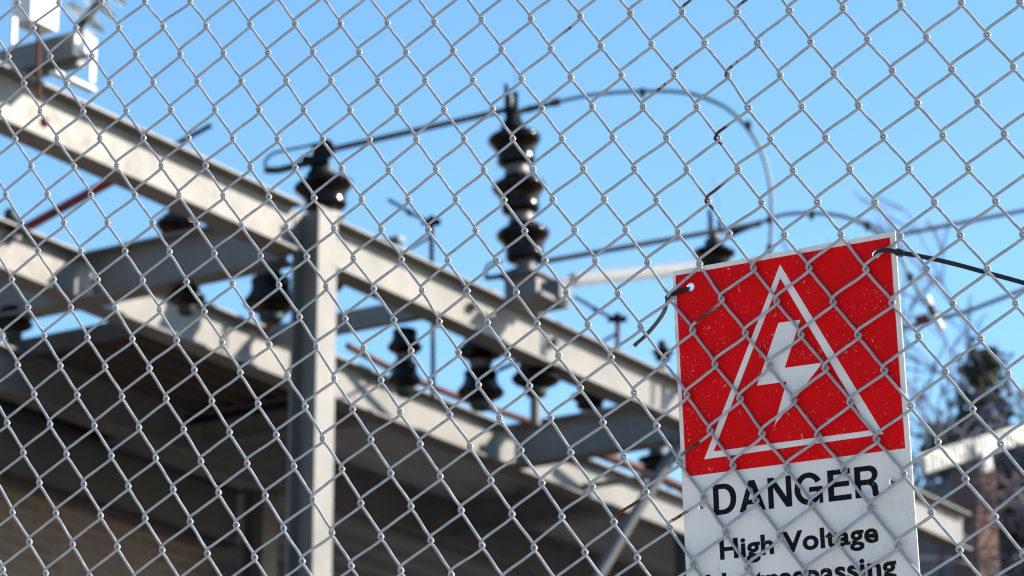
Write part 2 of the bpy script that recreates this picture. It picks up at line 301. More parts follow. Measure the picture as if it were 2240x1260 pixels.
       (24,-16):(1.5,2.1), (24,-15):(0.2,0.5), (24,-14):(-1.3,1.1), (24,-13):(-3.0,-0.3), (24,-12):(-4.3,0.1), (24,-11):(-3.8,-0.8), (24,-10):(-2.3,-1.3), (24,-9):(-1.1,-2.6),
       (24,-8):(1.0,-3.2), (24,-7):(0.5,-3.0), (25,-16):(3.9,2.0), (25,-15):(1.7,0.0), (25,-14):(0.1,-0.0), (25,-13):(-1.6,-1.0), (25,-12):(-2.6,-1.9), (25,-11):(-2.6,-0.4),
       (25,-10):(-2.4,-2.3), (25,-9):(-1.2,-2.4), (25,-8):(-0.6,-2.8), (26,-15):(3.3,0.1), (26,-14):(1.3,-2.0), (26,-13):(0.1,-1.9), (26,-12):(-0.4,-1.0), (26,-11):(-0.9,-2.1),
       (26,-10):(-0.9,-3.3), (26,-9):(-0.1,-3.1), (27,-14):(3.4,-1.4), (27,-13):(1.8,-3.0), (27,-12):(1.1,-3.4), (27,-11):(0.8,-3.7), (28,-13):(4.7,-4.5), (28,-12):(3.4,-4.6),
       (29,-13):(6.0,-6.4)}
def node(p, q):
    i = (p-q)/2; j = (p+q)/2
    u = LC[0]+LA[0]*i+LB[0]*j; v = LC[1]+LA[1]*i+LB[1]*j
    if (p, q) in RES: r = RES[(p, q)]
    else:
        best = min(RES, key=lambda k: (k[0]-p)**2+(k[1]-q)**2); d = sqrt((best[0]-p)**2+(best[1]-q)**2)
        g_ = exp(-(d-1)/6); r = (RES[best][0]*g_, RES[best][1]*g_)
    return u+r[0], v+r[1]
RUST = {(17,-13,'f'):(-.1,.42,1), (17,-13,'b'):(0,.22,.8), (18,-12,'f'):(-.1,.55,1), (18,-12,'b'):(0,.25,.8),
        (14,-14,'f'):(0,.5,.6), (15,-15,'f'):(0,1,.6), (16,-14,'f'):(-.05,.5,.55), (15,-13,'f'):(0,.3,.5), (20,-10,'f'):(.15,1.05,.62),
        (22,-6,'f'):(0,.9,.85), (22,-8,'f'):(.1,.75,.7), (23,-7,'f'):(.1,.6,.62), (15,-12,'f'):(.3,.8,.5), (12,-11,'f'):(.45,.75,.55), (16,-15,'b'):(-.1,.3,.5)}
fence = empty("chain_link_fence", fpos(0, -2630), "tall galvanised chain link fence filling the foreground, a few wires rusted", "fence")
fm = MB(); rustv = []
cache = {}
def nd(p, q):
    if (p, q) not in cache: cache[(p, q)] = node(p, q)
    return cache[(p, q)]
UMIN, UMAX, VMIN, VMAX = -1900, 1750, -2580, 800
def inside(u, v): return UMIN < u < UMAX and VMIN < v < VMAX
rr = random.Random(3)
for c_ in range(-60, 110):
    # one wire: left node (p,q), right node (p,q-1), left node (p-1,q-1), ... with p-q = c_
    run = []
    def flush():
        global run
        if len(run) > 3:
            hi = any(x[4] for x in run)
            pts = [Vector(x[0]) for x in run]
            n = 9 if hi else 5
            k0 = len(fm.v); fm.tube([fpos(*p) for p in pts], .0017, n, True)
            for x in run: rustv.extend([x[3]]*n)
        run = []
    for k in range(60, -110, -1):
        # p+q parity
        s_ = 2*k+(c_ % 2)
        p = (s_+c_)//2; q = (s_-c_)//2
        if p-q != c_: continue
        L = nd(p, q) if -80 < p < 110 and -90 < q < 90 else None
        u, v = LC[0]+LA[0]*(p-q)/2+LB[0]*(p+q)/2, LC[1]+LA[1]*(p-q)/2+LB[1]*(p+q)/2
        if not inside(u, v): flush(); continue
        A = nd(p, q); B = nd(p, q-1); C_ = nd(p-1, q-1)
        vis = -860 < A[0] < 720 and -470 < A[1] < 570
        jx, jy = rr.uniform(-.5, .5), rr.uniform(-.5, .5); op = rr.uniform(.9, 1.12)
        if (p, q) in ((16,-15), (17,-13), (15,-6)): op = 1.45
        fw_ = Vector((B[0]-A[0]-5, B[1]-A[1]-11, 0)); pn = Vector((-fw_.y, fw_.x, 0)).normalized()
        bw = Vector((C_[0]-B[0], C_[1]-B[1], 0)); pb = Vector((-bw.y, bw.x, 0)).normalized()
        sw = rr.uniform(-.2, .5); sb = rr.uniform(-.5, .5)
        a0 = Vector((A[0]+.9, A[1]+5.3, 2.0)); a1 = Vector((B[0]-.9, B[1]-5.3, 2.0))
        P = [Vector((A[0]-2.9*op, A[1]+.3, 0)), a0,
             a0.lerp(a1, .28)+pn*sw+Vector((0, 0, .2)), a0.lerp(a1, .72)-pn*sw+Vector((0, 0, .2)), a1,
             Vector((B[0]+2.9*op, B[1]-.3, 0)), Vector((B[0]-1.9, B[1]+5.0, -2.0))]
        b0 = P[-1]; b1 = Vector((C_[0]+1.9, C_[1]-5.0, -2.0))
        P += [b0.lerp(b1, .3)+pb*sb, b0.lerp(b1, .7)-pb*sb*.4, b1]
        kk = 5 if vis else 1
        Q = [P[0]*2-P[1]]+P+[Vector((C_[0]-2.9, C_[1]+.3, 0))]
        for i in range(1, len(Q)-2):
            for j in range(kk if i not in (1, 5, 6, 10) or kk == 1 else 5):
                kj = kk if i not in (1, 5, 6, 10) or kk == 1 else 5
                t = j/kj; a, b, c, d = Q[i-1], Q[i], Q[i+1], Q[i+2]
                pt = .5*((2*b)+(c-a)*t+(2*a-5*b+4*c-d)*t*t+(3*b-a-3*c+d)*t**3)
                g_ = i-1+t; ru = 0.0
                tf = (g_-1)/3 if g_ <= 5 else 9
                tb = (9-g_)/3
                # the back strand below a node belongs to the wire whose left bend sits there (arrives at C_)
                if (p, q, 'f') in RUST and g_ < 5:
                    x = RUST[(p, q, 'f')]
                    if x[0] <= tf <= x[1]: ru = x[2]*min(1, (x[1]-tf)/.18+.25, (tf-x[0])/.12+.4)
                if (p-1, q-1, 'b') in RUST and g_ > 6:
                    x = RUST[(p-1, q-1, 'b')]
                    if tb <= x[1]: ru = x[2]*min(1, (x[1]-tb)/.15+.3)
                if (p, q, 'f') in RUST and RUST[(p, q, 'f')][0] < 0 and g_ < 1: ru = RUST[(p, q, 'f')][2]
                run.append((tuple(pt), 0, 0, ru, vis))
    flush()
fo = fm.build("wire_mesh", M['wire'], fence)
att = fo.data.attributes.new("rust", 'FLOAT', 'POINT')
att.data.foreach_set("value", rustv)
for u in (UMIN, -1290, 1290, ):
    b = MB(); b.tube([fpos(u, -2630, -34), fpos(u, 900, -34)], .03, 20); b.lathe(fpos(u, 900, -34), Z, [(.032, 0), (.032, .02), (.02, .045), (.004, .055)], 20)
    b.build("post", M['steel'], fence)
b = MB(); b.tube([fpos(UMIN-20, 800, -12), fpos(UMAX+20, 800, -12)], .021, 16); b.build("top_rail", M['steel'], fence)

# ------------------------------------------------------------ danger sign
SO = 5.6
def suv(px, py): return fuv(px, py, SO)
def flat(name, loops, z0, z1, m, parent):
    # polygon loops in sign mm (first outer, others holes), from depth z0 to z1 (mm towards the street)
    cu = bpy.data.curves.new(name, 'CURVE'); cu.dimensions = '2D'; cu.fill_mode = 'BOTH'; cu.extrude = (z1-z0)/2
    for L in loops:
        sp = cu.splines.new('POLY'); sp.points.add(len(L)-1); sp.use_cyclic_u = True
        for i, (x, y) in enumerate(L): sp.points[i].co = (x, y, 0, 1)
    to = bpy.data.objects.new("tmp", cu); COL.objects.link(to); dg = bpy.context.evaluated_depsgraph_get()
    me = bpy.data.meshes.new_from_object(to.evaluated_get(dg)); bpy.data.objects.remove(to)
    return warp(me, name, (z0+z1)/2, m, parent)
def warp(me, name, zc, m, parent):
    org = parent.location
    for v in me.vertices: v.co = fpos(v.co.x, v.co.y, -SO+zc+v.co.z)-org
    me.materials.clear(); me.materials.append(m)
    for p in me.polygons: p.use_smooth = False
    me.update(); o = bpy.data.objects.new(name, me); COL.objects.link(o); o.parent = parent
    return o
def circ(px, py, r=5.0, n=28):
    u, v = suv(px, py); return [(u+r*cos(2*pi*k/n), v+r*sin(2*pi*k/n)) for k in range(n)]
sign = empty("danger_sign", fpos(345, -385, -SO), "red and white danger high voltage sign, scratched, tied behind the chain link mesh", "sign")
tl, tr = suv(1471, 593.7), suv(1957.4, 505.5); l2, r2 = suv(1500.6, 1247.6), suv(2011, 1247.6)
def ext(a, b, v): t = (v-a[1])/(b[1]-a[1]); return (a[0]+(b[0]-a[0])*t, v)
bl, br = ext(tl, l2, -455), ext(tr, r2, -462)
h1, h2, h3, h4 = circ(1510.4, 627.8, 4.7), circ(1916.8, 556, 4.7), circ(1953.8, 1052, 4.3), circ(1534.7, 1106, 4.0)
flat("panel", [[tl, tr, br, bl], h1, h2, h3, h4], -1.6, 0, M['signwhite'], sign)
flat("red_field", [[suv(1477.7, 603), suv(1946.7, 519.3), suv(1980.3, 980.8), suv(1501, 1043)], h1, h2], .0, .15, M['signred'], sign)
flat("triangle_border", [[suv(1706.4, 579), suv(1932.9, 949.5), suv(1540.7, 1004.7)], [suv(1706.9, 608), suv(1903.9, 941.7), suv(1561, 987.7)]], .15, .28, M['signmark'], sign)
flat("lightning_bolt", [[suv(*p) for p in ((1703.2,706.5),(1751,699.6),(1716.6,805),(1796,794),(1796,798),(1694.5,930.2),(1721.2,834.4),(1655.8,843.6))]], .15, .28, M['signmark'], sign)
def text(s, pbl, pbr, ptl, off, name="lettering"):
    cu = bpy.data.curves.new("t", 'FONT'); cu.body = s; cu.size = 1; cu.offset = off; cu.extrude = .05; cu.resolution_u = 6
    cu.space_character = 1.04
    to = bpy.data.objects.new("tmp", cu); COL.objects.link(to); dg = bpy.context.evaluated_depsgraph_get()
    me = bpy.data.meshes.new_from_object(to.evaluated_get(dg)); bpy.data.objects.remove(to)
    cu2 = bpy.data.curves.new("t", 'FONT'); cu2.body = "H"; cu2.size = 1; cu2.offset = off
    to = bpy.data.objects.new("tmp", cu2); COL.objects.link(to); dg = bpy.context.evaluated_depsgraph_get()
    m2 = bpy.data.meshes.new_from_object(to.evaluated_get(dg)); bpy.data.objects.remove(to)
    cap = max(v.co.y for v in m2.vertices)
    x0 = min(v.co.x for v in me.vertices); x1 = max(v.co.x for v in me.vertices)
    A, B, C_ = suv(*pbl), suv(*pbr), suv(*ptl)
    for v in me.vertices:
        a = (v.co.x-x0)/(x1-x0); b = v.co.y/cap
        v.co.x, v.co.y = A[0]+(B[0]-A[0])*a+(C_[0]-A[0])*b, A[1]+(B[1]-A[1])*a+(C_[1]-A[1])*b
    return warp(me, name, .06, M['signblack'], sign)

def earc(cx, cy, rx, ry, a0, a1, n=22, e=1.0):
    o = []
    for i in range(n+1):
        a = radians(a0+(a1-a0)*i/n); c, s_ = cos(a), sin(a)
        o.append((cx+rx*abs(c)**e*(1 if c >= 0 else -1), cy+ry*abs(s_)**e*(1 if s_ >= 0 else -1)))
    return o
GL = [[[(0, 0), (0, 66)]+earc(22, 33, 29.5, 33, 90, -90, 26, .92), [(12.5, 11), (12.5, 55)]+earc(21, 33, 17.5, 22, 90, -90, 26, .92)],
      [[(57, 0), (80, 66), (93.5, 66), (116, 0), (102.5, 0), (98, 14.5), (75, 14.5), (70.5, 0)], [(78.4, 25), (94.6, 25), (86.6, 52)]],
      [[(122, 0), (122, 66), (135, 66), (162, 22), (162, 66), (174, 66), (174, 0), (161, 0), (134, 44), (134, 0)]],
      [earc(211, 33, 31, 34.5, 27, 318, 40)+[(233, 0), (241.5, 0), (241.5, 36), (212, 36), (212, 25.5), (229, 25.5)]+earc(211, 33, 18, 23, 330, 27, 36)],
      [[(253, 0), (253, 66), (302, 66), (302, 55), (266, 55), (266, 40), (299, 40), (299, 29), (266, 29), (266, 11.5), (303, 11.5), (303, 0)]],
      [[(311, 0), (311, 66), (341, 66)]+earc(343, 48, 18, 18, 90, -62, 16)+[(356.5, 28.5), (359.5, 23), (360.3, 12), (361.5, 4), (364, 2), (364, 0), (350, 0), (348, 4), (347.3, 15), (345.5, 22), (340, 26), (324, 26), (324, 0)], [(324, 37.5), (324, 55)]+earc(340, 46.2, 8.6, 8.8, 90, -90, 12)]]
LA_, LB_, LC_ = suv(1562, 1128), suv(1926, 1084.5), suv(1558.8, 1061)
for gl in GL:
    flat("lettering", [[(LA_[0]+(LB_[0]-LA_[0])*x/364+(LC_[0]-LA_[0])*y/66, LA_[1]+(LB_[1]-LA_[1])*x/364+(LC_[1]-LA_[1])*y/66) for x, y in lp] for lp in gl], 0, .12, M['signblack'], sign)

text("High Voltage", (1575.5, 1223.3), (1922.4, 1184), (1573, 1180.5), .031)
text("No trespassing", (1547, 1302), (1963, 1257), (1544, 1257.5), .031)

# cable ties
t1 = empty("cable_tie", fpos(*fuv(1920, 552)), "long black cable tie running out to the right from the sign's top right hole", "cable tie")
def fp(px, py, z): return fpos(*fuv(px, py, -z), z)
b = MB(); b.strap(crom([fp(1912, 566, -7.5), fp(1917, 555, -3), fp(1925, 549, 3.5), fp(1936, 547.5, 6.3), fp(1952, 549, 5.2), fp(1966, 552.5, 1.5), fp(1985, 555.5, -4.2), fp(2030, 564, -6), fp(2090, 578, -6), fp(2160, 597, -6.2), fp(2240, 619, -6.5), fp(2330, 646, -7)], 5), FN, .0049, .0013)
b.build("strap", M['plastic'], t1)
b = MB(); e = (fp(1985, 555.5, 0)-fp(1952, 549, 0)).normalized(); b.box(fp(1968, 553, 1.2), e, FN, e.cross(FN), .0036, .0034, .0036)
b.build("buckle", M['plastic'], t1)
t2 = empty("cable_tie", fpos(*fuv(1500, 632)), "short black cable tie at the sign's top left hole, its tail hanging down", "cable tie")
b = MB(); b.strap(crom([fp(1509, 634, -7), fp(1503, 633, -4.5), fp(1490, 637, -3.5), fp(1472, 643.5, -1.5), fp(1459, 651, 1.5), fp(1456.5, 655, -1)], 5), FN, .0054, .0014)
b.build("strap", M['plastic'], t2)
b = MB(); b.strap(crom([fp(1459, 655, -3), fp(1457, 670, -6), fp(1448, 690, -8), fp(1430, 714, -9), fp(1410, 736, -8), fp(1394, 750, -7), fp(1387, 757, -6)], 5), (FN*.35+FE*-.6+Z*-.55).normalized(), .0046, .0012)
b.build("tail", M['plastic_lit'], t2)

# ------------------------------------------------------------ substation steel: S = along the main beams, T = along the cross beams
AZ = radians(32.4); D1 = Vector((sin(AZ), cos(AZ), 0)); D2 = Vector((-cos(AZ), sin(AZ), 0))
S0 = at(690, 455, 15); ZT = S0.z
def st(s, t, z): return Vector((S0.x, S0.y, 0))+D1*s+D2*t+Z*z
def wbeam(p0, p1, side, label, m='steel', d=.25, wd=.14, tf=.012, tw=.008, name="steel_beam", group="galvanised beams of the substation frame", cat="steel beam", part=True):
    # top-centre line p0-p1; side = horizontal direction of the flanges
    p0, p1 = Vector(p0), Vector(p1); ax = (p1-p0).normalized(); L = (p1-p0).length/2; c = (p0+p1)/2; up = side.cross(ax); up = up if up.dot(Z) > 0 or abs(up.dot(Z)) < .01 else -up
    b = MB(); b.box(c-up*(tf/2), ax, side, up, L, wd/2, tf/2); b.box(c-up*(d-tf/2), ax, side, up, L, wd/2, tf/2); b.box(c-up*(d/2), ax, side, up, L-.001, tw/2, d/2-tf)
    o = b.build(name, M[m], None, p0 if True else None)
    return tag(o, label, cat, group)
def bolts(parent_pts, axis, r=.013, h=.012):
    b = MB()
    for p in parent_pts: b.lathe(p, axis, [(r, 0), (r, h), (r*.8, h+.002)], 6)
    return b
# main beams (run away to the right)
B1a = wbeam(st(-3.6, .07, ZT), st(-.085, .07, ZT), D2, "pale galvanised beam descending from the top left corner to the column")
B1b = wbeam(st(.085, .07, ZT), st(7.45, .07, ZT), D2, "long sunlit galvanised beam running from the column down behind the sign")
B2 = wbeam(st(-3.5, 1.44, ZT), st(9.5, 1.44, ZT), D2, "second sunlit galvanised beam, passing behind the column and below the brown insulators")
B3 = wbeam(st(-2.5, 2.72, ZT-.06), st(11, 2.72, ZT-.06), D2, "shaded grey beam under the deck, behind the second sunlit beam", 'steel')
B4 = wbeam(st(-2.5, 3.02, ZT-.30), st(3.4, 3.02, ZT-.30), D2, "deeply shaded beam under the deck just above the block wall", 'shade_steel', d=.34)
# cross beams
X1a = wbeam(st(0, .16, ZT), st(0, 1.365, ZT), D1, "dark shaded cross beam left of the column, with insulators hung below its flange")
X1b = wbeam(st(0, 1.515, ZT), st(0, 4.6, ZT), D1, "dark cross beam continuing past the half shaded beam to the left edge")
X2 = wbeam(st(3.95, .15, ZT), st(3.95, 1.365, ZT), D1, "shaded cross beam left of the sign, its far end meeting the second sunlit beam")
def channel(p0, p1, side, label, d=.11, wd=.05, m='steel_dull', name="steel_channel"):
    p0, p1 = Vector(p0), Vector(p1); ax = (p1-p0).normalized(); L = (p1-p0).length/2; c = (p0+p1)/2
    b = MB(); b.box(c-Z*(d/2), ax, side, Z, L, .004, d/2); b.box(c-Z*.004+side*wd/2, ax, side, Z, L, wd/2-.004, .004); b.box(c-Z*(d-.004)+side*wd/2, ax, side, Z, L, wd/2-.004, .004)
    return tag(b.build(name, M[m], None, p0), label, "steel channel", "channels laid between the beams")
channel(st(1.47, .15, ZT), st(1.47, 1.36, ZT), D1, "light grey cross channel right of the column, between the two sunlit beams", m='steel')
for sx, lab in ((2.55, "shaded cross beam under the deck behind the column"), (5.2, "shaded cross beam under the deck lower left of the sign")):
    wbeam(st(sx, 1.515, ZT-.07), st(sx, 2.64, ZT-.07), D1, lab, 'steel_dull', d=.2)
# gusset plates and bolts on the beam joints belong to the cross beams
# column
col = empty("steel_column", st(0, 0, 0), "tall galvanised column with a bright sunlit right face, standing where the beams meet", "steel column")
b = MB(); H = ZT/2-.01
b.box(st(0, -.072, H), D1, D2, Z, .076, .006, H); b.box(st(0, .072, H), D1, D2, Z, .076, .006, H); b.box(st(0, 0, H), D1, D2, Z, .004, .066, H)
b.build("shaft", M['steel'], col)
b = MB(); b.box(st(0, 0, .0125), D1, D2, Z, .16, .16, .0125); b.build("base_plate", M['steel_dull'], col)
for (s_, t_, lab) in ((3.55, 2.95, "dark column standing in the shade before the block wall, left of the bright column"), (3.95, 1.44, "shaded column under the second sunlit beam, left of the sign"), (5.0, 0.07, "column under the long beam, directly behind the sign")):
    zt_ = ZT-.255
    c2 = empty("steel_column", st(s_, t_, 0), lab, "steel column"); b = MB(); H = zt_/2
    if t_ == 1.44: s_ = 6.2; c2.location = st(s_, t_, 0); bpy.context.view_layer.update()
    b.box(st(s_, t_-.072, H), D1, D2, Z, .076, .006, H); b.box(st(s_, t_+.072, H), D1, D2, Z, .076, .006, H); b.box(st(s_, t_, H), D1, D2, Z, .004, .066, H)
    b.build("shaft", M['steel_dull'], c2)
# deck
def deck(s0, s1, t0, t1, z0, th, m, label, rib):
    b = MB(); n_ = int((t1-t0)/rib); vs = []; fs = []
    prof = []
    for i in range(n_):
        a = t0+i*rib; prof += [(a, 0), (a+rib*.4, 0), (a+rib*.5, .035), (a+rib*.9, .035)]
    prof.append((t1, 0))
    for (t_, h) in prof: vs += [st(s0, t_, z0+h), st(s1, t_, z0+h)]
    for (t_, h) in prof: vs += [st(s0, t_, z0+h+th), st(s1, t_, z0+h+th)]
    K = len(prof)
    for i in range(K-1): fs += [(2*i, 2*i+1, 2*i+3, 2*i+2), (2*K+2*i, 2*K+2*i+2, 2*K+2*i+3, 2*K+2*i+1), (2*i, 2*i+2, 2*K+2*i+2, 2*K+2*i), (2*i+1, 2*K+2*i+1, 2*K+2*i+3, 2*i+3)]
    b.add(vs, fs); return tag(b.build("deck_panel", M[m], None, st(s0, t0, z0)), label, "deck", "roof deck panels")
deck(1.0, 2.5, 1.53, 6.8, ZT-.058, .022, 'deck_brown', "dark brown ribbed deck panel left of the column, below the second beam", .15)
b = MB(); b.box(st(.985, 4.16, ZT-.04), D2, D1, Z, 2.62, .012, .05); tag(b.build("edge_angle", M['deck_brown'], None, st(.985, 1.54, ZT-.04)), "brown edge angle closing the ribbed deck panel's left end", "steel angle")
b = MB(); b.box(st(2.51, 4.16, ZT-.05), D2, D1, Z, 2.62, .02, .07); tag(b.build("joint_angle", M['dark'], None, st(2.51, 1.54, ZT-.05)), "dark steel angle where the brown and grey deck panels meet", "steel angle")
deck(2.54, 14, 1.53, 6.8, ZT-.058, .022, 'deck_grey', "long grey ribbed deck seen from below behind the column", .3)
# block wall building under the deck
def wallbox(name, c, ax, ay, hx, hy, z0, z1, m, parent, uvs=1.0):
    b = MB(); b.box(Vector((c.x, c.y, (z0+z1)/2)), ax, ay, Z, hx, hy, (z1-z0)/2); o = b.build(name, M[m], parent)
    me = o.data; uvl = me.uv_layers.new(name="UVMap"); org = o.matrix_world.translation
    for p in me.polygons:
        nn = p.normal
        for li in p.loop_indices:
            v = me.vertices[me.loops[li].vertex_index].co
            a = v.dot(ax) if abs(nn.dot(ay)) > .5 else v.dot(ay)
            uvl.data[li].uv = (a*uvs, v.z*uvs)
    return o
bw = empty("block_building", st(3, 5.2, 0), "brown block wall building in deep shade under the deck at the lower left", "building")
bpy.context.view_layer.update()
wallbox("wall", st(.25, 3.3, 0), D1, D2, 3.2, .12, 0, ZT-.62, 'brick_tan', bw, 1.0)
wallbox("shade_wall", st(8.7, 4.6, 0), D1, D2, 4.5, .12, 0, ZT-.62, 'shade_steel', bw, 1.0)  # rear wall coloured dark to imitate the shade under the deck
wallbox("wall", st(-2.25, 7.4, 0), D2, D1, 1.8, .15, 0, ZT-.42, 'brick_tan', bw, 1.0)
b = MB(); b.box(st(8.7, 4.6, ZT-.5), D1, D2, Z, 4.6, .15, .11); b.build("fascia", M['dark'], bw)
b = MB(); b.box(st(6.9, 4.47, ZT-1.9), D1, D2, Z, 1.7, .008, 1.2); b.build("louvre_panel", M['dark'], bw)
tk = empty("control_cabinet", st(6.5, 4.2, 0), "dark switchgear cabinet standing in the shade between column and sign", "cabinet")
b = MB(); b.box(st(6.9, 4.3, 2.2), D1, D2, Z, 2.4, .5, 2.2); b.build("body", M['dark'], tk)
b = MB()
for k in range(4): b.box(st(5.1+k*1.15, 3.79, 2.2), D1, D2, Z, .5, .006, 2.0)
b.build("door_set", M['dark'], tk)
# leaning brace pipe
b = MB(); b.tube([at(1285, 1300, 18.2), at(1385, 1130, 18.3), at(1490, 965, 18.4)], .034, 14); tag(b.build("brace_pipe", M['steel_dull'], None, at(1285, 1300, 18.2)), "pale slanting brace pipe rising behind the sign's left edge", "pipe")

# ------------------------------------------------------------ insulators
def skirtset(k):  # two petticoat unit, k = radius scale
    return [(r*k, h) for r, h in ((.058, 0), (.072, .003), (.088, .010), (.096, .020), (.097, .034), (.093, .048), (.096, .066), (.104, .088), (.116, .106), (.129, .120), (.135, .132), (.133, .144), (.120, .157), (.096, .170), (.074, .180), (.064, .186))]
def stc(p): q = p-S0; return q.dot(D1), q.dot(D2)
def on_top(px, t, z=None):
    lo, hi = -4.0, 9.0
    for _ in range(40):
        m_ = (lo+hi)/2; q = st(m_, t, ZT)-CAM; x = 1120+FPX*q.dot(RT)/q.dot(FW)
        if x < px: lo = m_
        else: hi = m_
    return st(lo, t, ZT)
def support(e, base, up=True):
    # pedestal and arm that carry a fitting from the nearest beam
    s_, t_ = stc(base); zb = base.z
    if up and zb > ZT+.02 or (not up and abs(s_) < .1):
        pass
    if up and zb > ZT+.03:
        b = MB(); b.tube([Vector((base.x, base.y, ZT)), base], .03, 12); b.build("pedestal", M['steel'], e); zb = ZT+.012
    if abs(s_) < .1 and -.05 < t_ < 4.5: return
    if up and abs(t_-.07) < .1: return
    tb = .07 if abs(t_-.07) < abs(t_-1.44) else 1.44
    b = MB(); b.box(st(s_, (t_+tb)/2, zb+(.012 if not up else 0)), D2, D1, Z, abs(t_-tb)/2+.05, .03, .012); b.build("arm", M['steel'], e)
def insulator(base, axis, units, k, label, cat="insulator", inv=False, cap='cap', hs=1.0, group="brown porcelain insulators of the substation", top=None, foot=.05, sup=True):
    base = Vector(base); axis = Vector(axis).normalized()
    e = empty("insulator", base, label, cat, group); pos = base
    b = MB(); b.lathe(base, axis, [(.075*k, 0), (.075*k, .016), (.05*k, .020), (.05*k, foot), (.06*k, foot+.01)], 24)
    if foot > .03: b.build("base_flange", M[cap], e)
    h = foot+.01
    for u in range(units):
        pr = skirtset(k); pr = [(r, z*hs) for r, z in pr]
        if inv: pr = [(r, .186*hs-z) for r, z in reversed(pr)]
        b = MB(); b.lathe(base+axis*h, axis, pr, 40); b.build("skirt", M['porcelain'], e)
        h += .186*hs
        if u < units-1:
            b = MB(); b.lathe(base+axis*h, axis, [(.062*k, 0), (.070*k, .004), (.066*k, .022), (.060*k, .036), (.064*k, .05*hs)], 24); b.build("neck", M[cap], e); h += .05*hs
    b = MB(); b.lathe(base+axis*h, axis, [(.056*k, 0), (.062*k, .004), (.060*k, .035), (.045*k, .05), (.02*k, .055)], 24); b.build("cap", M['green' if cap == 'cap' else cap], e); h += .055
    if sup: support(e, base, axis.z > 0)
    return e, base+axis*h
upw = Vector((-.085, 0, 1)).normalized()
# tall stack on the long beam
pb = at(1152, 605, 16.62)
I1, top1 = insulator(pb, upw, 3, 1.08, "tall brown three unit post insulator standing above the long beam", cap='cap', hs=1.14, foot=.07)
mb = empty("insulator_mount", at(1160, 640, 16.62), "boxy galvanised mount under the tall three unit insulator", "bracket")
b = MB(); c = at(1158, 636, 16.62); b.box(c, D1, D2, Z, .09, .10, .055); b.build("box", M['steel'], mb)
b = MB(); b.box(at(1215, 640, 16.4), D1, D2, Z, .055, .06, .05); b.box(at(1160, 612, 16.62), D1, D2, Z, .13, .12, .006); b.build("bracket", M['cap'], mb)
b = MB(); b.box(at(1170, 663, 16.4), D1, D2, Z, .14, .13, .012); b.build("plate", M['steel_dull'], mb)
b = MB(); b.tube(crom([at(1060, 608, 16.57), at(1085, 606, 16.57), at(1110, 598, 16.57), at(1130, 590, 16.57)]), .014, 10); b.tube(crom([at(1062, 606, 16.57), at(1063, 588, 16.57), at(1075, 575, 16.57), at(1100, 572, 16.57)]), .008, 8)
tag(b.build("grounding_arm", M['green'], None, at(1060, 608, 16.57)), "small green arm curling out left of the tall insulator's foot", "arm")
# terminal on it
tm = empty("terminal_clamp", top1, "metal terminal clamp on top of the tall three unit insulator", "clamp")
b = MB(); b.box(at(1108, 215, 16.57), RT, Vector((0, 1, 0)), Z, .012, .02, .055); b.box(at(1127, 222, 16.57), RT, Vector((0, 1, 0)), Z, .016, .02, .05); b.box(at(1118, 243, 16.57), RT, Vector((0, 1, 0)), Z, .034, .03, .014)
b.lathe(at(1122, 282, 16.57), Z, [(.062, 0), (.060, .03), (.045, .05), (.042, .09)], 20); b.tube([at(1107, 196, 16.57), at(1107, 184, 16.57)], .011, 10); b.build("terminal_pad", M['dark'], tm)
b = MB(); b.lathe(at(1117, 234, 16.53), Z, [(.011, 0), (.013, .01), (.013, .055), (.008, .065)], 14); b.build("bolt", M['cap'], tm)
b = MB(); b.tube([at(1130, 246, 16.57), at(1160, 238, 16.57), at(1190, 231, 16.57), at(1208, 226, 16.57)], [.012, .020, .014, .015], 12); b.build("lug", M['green'], tm)
b = MB(); b.tube([at(1206, 226, 16.57), at(1224, 222, 16.57)], .022, 14); b.build("end_bolt", M['rust'], tm)
b = MB(); b.tube([at(1128, 190, 16.57), at(1126, 120, 16.57)], [.004, .002], 6); tag(b.build("whip_rod", M['bluegrey'], None, at(1128, 190, 16.57)), "hair thin rod rising above the tall insulator", "rod")
# insulator at the column top
I2, top2 = insulator(at(716, 482, 15.95), (-.13, 0, 1), 1, 1.14, "brown insulator with a green cap poking up behind the column top", foot=.04)
sw = empty("disconnect_switch", at(700, 350, 15.95), "dark switch jaw and curled arm on the insulator above the column", "switch")
b = MB(); b.tube(crom([at(578, 372, 15.9), at(610, 372, 15.9), at(650, 362, 15.9), at(700, 350, 15.9), at(725, 330, 15.9)]), [.012]*6+[.018]*8+[.024]*11 if False else .019, 12); b.build("blade", M['green'], sw)
b = MB(); b.tube(crom([at(582, 374, 15.9), at(581, 352, 15.9), at(600, 335, 15.9), at(640, 326, 15.9), at(680, 318, 15.9), at(710, 312, 15.9)]), .008, 8); b.build("arcing_horn", M['green'], sw)
b = MB(); b.box(at(705, 330, 15.9), RT, Vector((0, 1, 0)), Z, .05, .03, .032); b.box(at(690, 352, 15.9), RT, Vector((0, 1, 0)), Z, .07, .03, .02); b.lathe(at(700, 388, 15.93), Vector((-.12, 0, 1)), [(.07, 0), (.07, .02), (.045, .05), (.045, .085)], 20)
b.tube(crom([at(690, 325, 15.9), at(712, 308, 15.9), at(726, 318, 15.9), at(728, 338, 15.9)]), .012, 8); b.build("jaw", M['dark'], sw)
def rod(pts, r, m, label, name="bus_tube", cat="tube", n=12, group=None):
    b = MB(); b.tube(pts, r, n); return tag(b.build(name, M[m], None, pts[0]), label, cat, group)
rod([at(722, 328, 15.95), at(1118, 238, 16.57)], .016, 'dark', "dark bus tube from the column insulator up to the tall insulator", group="thin bus tubes")
rod([at(1180, 574, 16.6), at(1660, 489, 18.0)], .015, 'dark', "dark bus tube from the tall insulator's foot to the small insulator over the sign", group="thin bus tubes")
